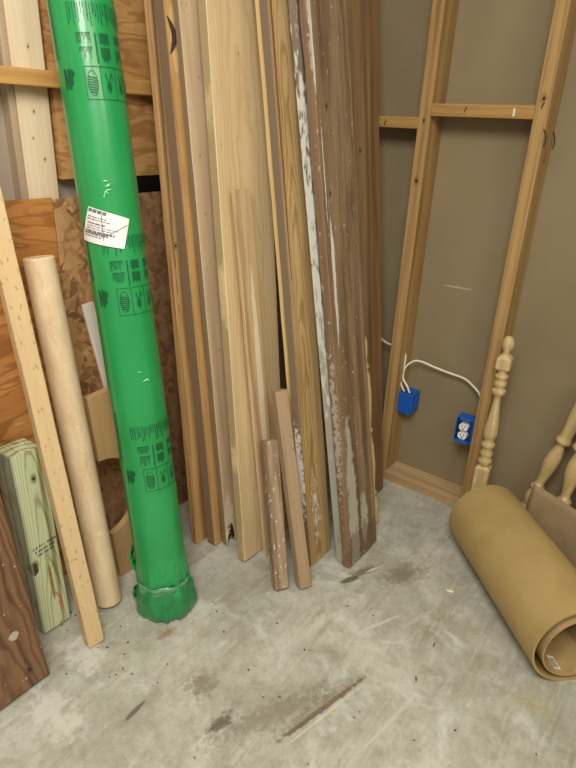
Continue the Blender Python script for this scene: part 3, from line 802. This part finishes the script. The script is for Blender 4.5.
# pale spindle squeezed behind the big dark plank
p0 = on_floor((373.2, 521), .004); a_, q_ = lean_axis(p0, (362, 352), .13)
M = frame_of(p0, a_, 0)
pr = [(.018, 0), (.022, .01), (.016, .02), (.022, .04), (.022, .10), (.014, .12), (.021, .13), (.014, .14), (.017, .18), (.022, .25), (.020, .33), (.013, .38), (.021, .39), (.013, .40), (.018, .44), (.023, .52), (.021, .60), (.014, .62), (.022, .63), (.013, .65), (.019, .68), (.019, .72), (.012, .74)]
baluster(pr, M, [], 'pale spindle squeezed between the big dark plank and the board behind it')

# scrap of wood at the right edge
sc_ = wood('scrap_wood', (190, 138, 70), (150, 100, 48), ring=.2, fiber=.4)
p_ = on_x((577, 505), 1.93)
MB().box((0, 0, 0), (.04, .05, p_.z + .07), Matrix.Translation((p_.x, p_.y - .05, 0))).build('wood_block', sc_, bevel=.003)
tag(bpy.data.objects['wood_block'], 'orange wooden block end at the right edge beside the loose paper sheet', 'block')

# ================================================================== BROWN PAPER ROLL
kr = NT('kraft_board', .55, .35); oc = kr.tc.outputs['Object']
kc = kr.mix(kr.rng(kr.noise(oc, 9, 5, .6), .3, .75), lin((176, 151, 98)), lin((162, 137, 85)))
kc = kr.mix(kr.rng(kr.noise(oc, 26, 4), .55, .8, 0, .35), kc, lin((154, 122, 72)))
kraft = kr.out(kc)
ki = NT('kraft_inside', .6, .3); oc = ki.tc.outputs['Object']
kraft_in = ki.out(ki.mix(ki.rng(ki.noise(oc, 20, 4), .4, .7), lin((176, 146, 100)), lin((156, 128, 86))))
F_ = Vector((1.815, .443, .127)); N_ = Vector((1.41, .039, .127)); LR = (F_ - N_).length
axr = (F_ - N_).normalized(); side = axr.cross(Vector((0, 0, 1))).normalized()   # towards the wall side
MR = Matrix(((side.x, 0, axr.x, N_.x), (side.y, 0, axr.y, N_.y), (side.z, 1, axr.z, N_.z), (0, 0, 0, 1)))
root = empty('paper_roll', mw=Matrix.Translation((N_.x, N_.y, 0)))
tag(root, 'fat roll of brown paper board lying on the concrete floor', 'roll')
RR = .127; th = .0045
def spiral(t0, t1, rfun, th, nseg, name, mat, zoff=0.0, nl=8):
    """sheet wound round the roll axis from angle t0 to t1 with radius rfun(u)"""
    v = []
    for lay in (0, 1):
        for i in range(nseg + 1):
            u = i / nseg; t = t0 + (t1 - t0) * u; cx0, cy0, r_ = rfun(u)
            r_ -= th * lay
            for j in range(nl + 1):
                v.append((cx0 + r_ * math.cos(t), cy0 + r_ * math.sin(t), -zoff + (LR + zoff) * j / nl))
    m_ = nl + 1; N = (nseg + 1) * m_; f = []
    for i in range(nseg):
        for j in range(nl):
            q = (i*m_+j, (i+1)*m_+j, (i+1)*m_+j+1, i*m_+j+1); f.append(q); f.append(tuple(x + N for x in reversed(q)))
    for i in range(nseg):
        for j in (0, nl): f.append((i*m_+j, (i+1)*m_+j, (i+1)*m_+j+N, i*m_+j+N))
    for i in (0, nseg):
        for j in range(nl): f.append((i*m_+j, i*m_+j+1, i*m_+j+1+N, i*m_+j+N))
    return link(name, v, f, mat, root, True, MR)
# outer layers: thick band, then separated inner coil resting low in the roll
o = spiral(PI * .5, PI * 2.5, lambda u: (0, 0, RR), .007, 96, 'outer_wrap', kraft)
md = o.modifiers.new('e', 'EDGE_SPLIT'); md.split_angle = math.radians(50)
o = spiral(-PI * .30, PI * 1.72, lambda u: (.004, -.008, .109 - .012 * u), .0045, 96, 'inner_coil', kraft_in, .002)
md = o.modifiers.new('e', 'EDGE_SPLIT'); md.split_angle = math.radians(50)
# sticker inside
stv = MB(); lr = .0925
def isurf(t, z, r_=lr): return (.004 + r_ * math.cos(t), -.008 + r_ * math.sin(t), z)
tS = -PI * .62
v = []; nS = 6
for lay in (0, 1):
    for i in range(nS + 1):
        for j in (0, 1): v.append(isurf(tS - .10 + .26 * i / nS, .012 + .045 * j, lr - .0006 - .0005 * lay))
N = (nS + 1) * 2
f = []
for i in range(nS):
    q = (2*i, 2*i+2, 2*i+3, 2*i+1); f += [q, tuple(x + N for x in reversed(q)), (2*i, 2*i+2, 2*i+2+N, 2*i+N), (2*i+1, 2*i+3, 2*i+3+N, 2*i+1+N)]
stv.add(v, f); s2 = stv.build('paper_sticker', plain('sticker_cream', (232, 224, 196), .5), root, mw=MR)
bars = MB()
for i in range(9):
    a0 = tS - .07 + i * .023
    bars.add([isurf(a0, .018, lr - .0013), isurf(a0 + .009, .018, lr - .0013), isurf(a0 + .009, .048, lr - .0013), isurf(a0, .048, lr - .0013),
              isurf(a0, .018, lr - .0016), isurf(a0 + .009, .018, lr - .0016), isurf(a0 + .009, .048, lr - .0016), isurf(a0, .048, lr - .0016)],
             [(0,1,2,3),(7,6,5,4),(0,1,5,4),(1,2,6,5),(2,3,7,6),(3,0,4,7)])
bars.build('sticker_print', plain('sticker_ink', (120, 108, 92)), s2, mw=MR)

# loose sheet standing behind the roll
ks = NT('sheet_back', .6, .3); oc = ks.tc.outputs['Object']
sheet_m = ks.out(ks.mix(ks.rng(ks.noise(oc, 9, 4), .3, .7), lin((162, 140, 106)), lin((146, 126, 94))))
T0 = on_x((534, 484), 1.925); T1 = on_x((600, 528), 1.79); b0_ = on_x((536, 528), 1.94)
v = []; nu, nv = 14, 10
for i in range(nu + 1):
    u = i / nu
    tp_ = T0.lerp(T1, u) + Vector((.012 * math.sin(PI * u), 0, 0))
    bt_ = Vector((tp_.x - .012 - .015 * u, tp_.y + .010, .004))
    for j in range(nv + 1):
        w_ = j / nv; p = tp_.lerp(bt_, w_); p.x -= .010 * math.sin(PI * w_)
        v.append(p)
f = [(i*(nv+1)+j, (i+1)*(nv+1)+j, (i+1)*(nv+1)+j+1, i*(nv+1)+j+1) for i in range(nu) for j in range(nv)]
o = link('paper_sheet', v, f, sheet_m, None, True); md = o.modifiers.new('s', 'SOLIDIFY'); md.thickness = .003
tag(o, 'loose stiff brown sheet with a pointed corner standing behind the paper roll', 'sheet')

# ================================================================== ELECTRICAL
blue = plain('blue_plastic', (26, 92, 186), .4, .4)
navy = plain('navy_plastic', (20, 44, 110), .4, .4)
white = plain('white_plastic', (232, 230, 224), .3, .5)
slot = plain('dark_slot', (40, 38, 38), .5)
steel = plain('zinc', (150, 150, 148), .35, .5, .8)
# box on the near side of the first stud, its back towards the room
yb = .905
c1 = on_y((411, 388), yb)
c0 = on_x((397, 392), XF + .03)
eb = empty('outlet_box', (2.045, .87, .33)); tag(eb, 'bright blue electrical box, seen from behind, on the left stud with cables entering', 'electrical box')
X0b = 2.012; pA = on_x((396.5, 391), X0b); pB = on_x((413, 390), X0b); pC = on_x((398, 411), X0b)
y1 = .911; y0 = y1 - .060; z1b = pA.z; z0b = pC.z
mb = MB(); mb.box((X0b, y0, z0b), (XW - .001, y1, z1b))
for i in range(4): mb.box((X0b - .002, y0 + .006 + i * .014, z0b - .004), (X0b + .03, y0 + .013 + i * .014, z0b + .004))
for i in range(3): mb.box((X0b - .002, y0 + .005 + i * .018, z0b + .01), (X0b + .002, y0 + .009 + i * .018, z1b - .006))
mb.box((X0b + .02, y0 - .004, z0b + .015), (XW - .012, y0 + .001, z1b - .015))
mb.build('box_body', blue, eb, bevel=.002)
mb = MB()
for i in range(2): mb.box((X0b + .008, y0 + .012 + i * .022, z1b - .001), (X0b + .024, y0 + .026 + i * .022, z1b + .003))
mb.build('cable_clamp', navy, eb, bevel=.001)
# receptacle on the far side of the second stud, facing the room
rx = XF - .004
er = empty('receptacle_box', (rx, .615, .25)); tag(er, 'blue box with white duplex receptacle, beside the right stud', 'electrical outlet')
q0 = on_x((453.5, 437), rx); q1 = on_x((471, 418), rx)
zc_ = (on_x((459, 418), rx).z + on_x((461, 441), rx).z) / 2; hz = abs(on_x((459, 418), rx).z - on_x((461, 441), rx).z) / 2 + .004
ya, ybx = .583, .648
mb = MB(); tk = .003
mb.box((rx, ya, zc_ - hz), (rx + .05, ya + tk, zc_ + hz)); mb.box((rx, ybx - tk, zc_ - hz), (rx + .05, ybx, zc_ + hz))
mb.box((rx, ya, zc_ - hz), (rx + .05, ybx, zc_ - hz + tk)); mb.box((rx, ya, zc_ + hz - tk), (rx + .05, ybx, zc_ + hz))
mb.box((rx + .046, ya, zc_ - hz), (rx + .05, ybx, zc_ + hz))
for s in (-1, 1): mb.box((rx - .004, ya + .012, zc_ + s * (hz - .002) - .006), (rx + .014, ybx - .012, zc_ + s * (hz - .002) + .006))
mb.build('box_body', blue, er, bevel=.0015)
mb = MB(); mb.box((rx + .010, ya + .006, zc_ - hz + .004), (rx + .03, ybx - .006, zc_ + hz - .004)); mb.build('box_interior', navy, er)
mb = MB(); mb.box((rx - .002, (ya+ybx)/2 - .010, zc_ - hz - .002), (rx + .001, (ya+ybx)/2 + .010, zc_ + hz + .002)); mb.build('mounting_strap', steel, er, bevel=.0008)
yc = (ya + ybx) / 2
for s in (-1, 1):
    zc2 = zc_ + s * .0175
    poly = []
    for i in range(28):
        t = 2*PI*i/28; yy = .0168 * math.cos(t); zz = .0168 * math.sin(t); zz = max(-.0138, min(.0138, zz)); poly.append((yy, zz))
    v = [(rx - .009, yc + y, zc2 + z) for y, z in poly] + [(rx + .012, yc + y, zc2 + z) for y, z in poly]; nn = 28
    face = link('receptacle_face', v, [tuple(range(nn)), tuple(range(2*nn-1, nn-1, -1))] + [(i, (i+1) % nn, nn+(i+1) % nn, nn+i) for i in range(nn)], white, er)
    mb = MB()
    mb.box((rx - .0096, yc - .0068, zc2 - .001), (rx - .0085, yc - .0048, zc2 + .008)); mb.box((rx - .0096, yc + .0048, zc2 - .001), (rx - .0085, yc + .0068, zc2 + .008))
    mb.box((rx - .0096, yc - .0026, zc2 - .0098), (rx - .0085, yc + .0026, zc2 - .0045)); mb.build('receptacle_slots', slot, face)
# cables
cab = plain('cable_jacket', (236, 230, 208), .4, .4)
def cable(pts, label, r=.0042):
    o = MB().tube(smooth_path(pts, 10), r, 10).build('electrical_cable', cab, None, True); tag(o, label, 'cable'); return o
def X(p, x): return on_x(p, x)
cable([Vector((X0b + .016, y0 + .019, z1b - .004)), X((407, 386), 2.022), X((403, 378), 2.03), X((405, 368), 2.035), X((413, 361.5), 2.04), X((421, 361.5), 2.045), X((434, 367), 2.05), X((448, 372.5), 2.055), X((463, 378), 2.055), X((470, 383), 2.052), X((477.5, 391), 2.045), X((480, 396), 2.045)],
      'white cable arching from the blue back box across to the right stud')
pt = X((405, 348), 2.03)
cable([Vector((X0b + .016, y0 + .041, z1b - .004)), X((401, 384), 2.022), X((401, 375), 2.028), X((404.5, 364), 2.03), X((405.5, 356), 2.03), X((404.5, 351), 2.028)],
      'short white cable rising from the blue back box to a cut end', .0038)
cable([X((371, 333), 2.04), X((380, 338), 2.04), X((388, 343.5), 2.03), X((397, 346), 2.03)], 'bit of white cable showing in the narrow bay left of the first stud')
MB().tube([X((405.3, 353), 2.028), X((404.3, 349), 2.027)], .0045, 8).build('cut_end', plain('copper_tan', (190, 150, 110)), bpy.data.objects['electrical_cable.001'], True)

# ================================================================== SMALL DEBRIS
rnd = random.Random(21)
def chip_(p, size, colr, label, cat='wood chip', nm='wood_chip', group=None, ang=None):
    c = on_floor(p); a = rnd.uniform(0, PI) if ang is None else ang
    l, w2, h_ = size; v = []; k = 7
    for zz, s in ((0, 1), (h_, .8)):
        for i in range(k):
            t = 2*PI*i/k; q = s * rnd.uniform(.75, 1.1); x, y = l/2*q*math.cos(t), w2/2*q*math.sin(t)
            v.append((x, y, zz))
    f = [tuple(range(k)), tuple(range(2*k-1, k-1, -1))] + [(i, (i+1) % k, k+(i+1) % k, k+i) for i in range(k)]
    o = link(nm, v, f, plain(nm + '_mat', colr, .7), None, False, Matrix.Translation((c.x, c.y, 0.0002)) @ Matrix.Rotation(a, 4, 'Z'))
    tag(o, label, cat, group)
chip_((450, 591), (.030, .012, .003), (226, 222, 180), 'pale cream chip on the floor left of the paper roll', ang=1.9)
chip_((434, 645), (.018, .004, .003), (92, 72, 50), 'thin brown splinter on the floor left of the paper roll mouth', ang=.2)
chip_((416, 679), (.022, .005, .003), (104, 84, 58), 'brown splinter on the open floor below the cream chip', ang=.5)
chip_((334, 711), (.012, .006, .003), (190, 190, 90), 'tiny yellowish crumb lying by the long dark floor scratch', 'crumb', 'crumb')
for i in range(44):
    p = (rnd.uniform(55, 135), rnd.uniform(608, 680)) if i % 2 else (rnd.uniform(150, 560), rnd.uniform(600, 765))
    if p[0] > 440 and p[1] < 700: continue
    chip_(p, (rnd.uniform(.004, .009), rnd.uniform(.003, .006), .002), rnd.choice([(70, 62, 50), (90, 80, 62), (215, 210, 196)]), 'tiny speck of dirt or plaster lying loose on the concrete floor', 'speck', 'debris_speck', 'specks of debris on the floor')
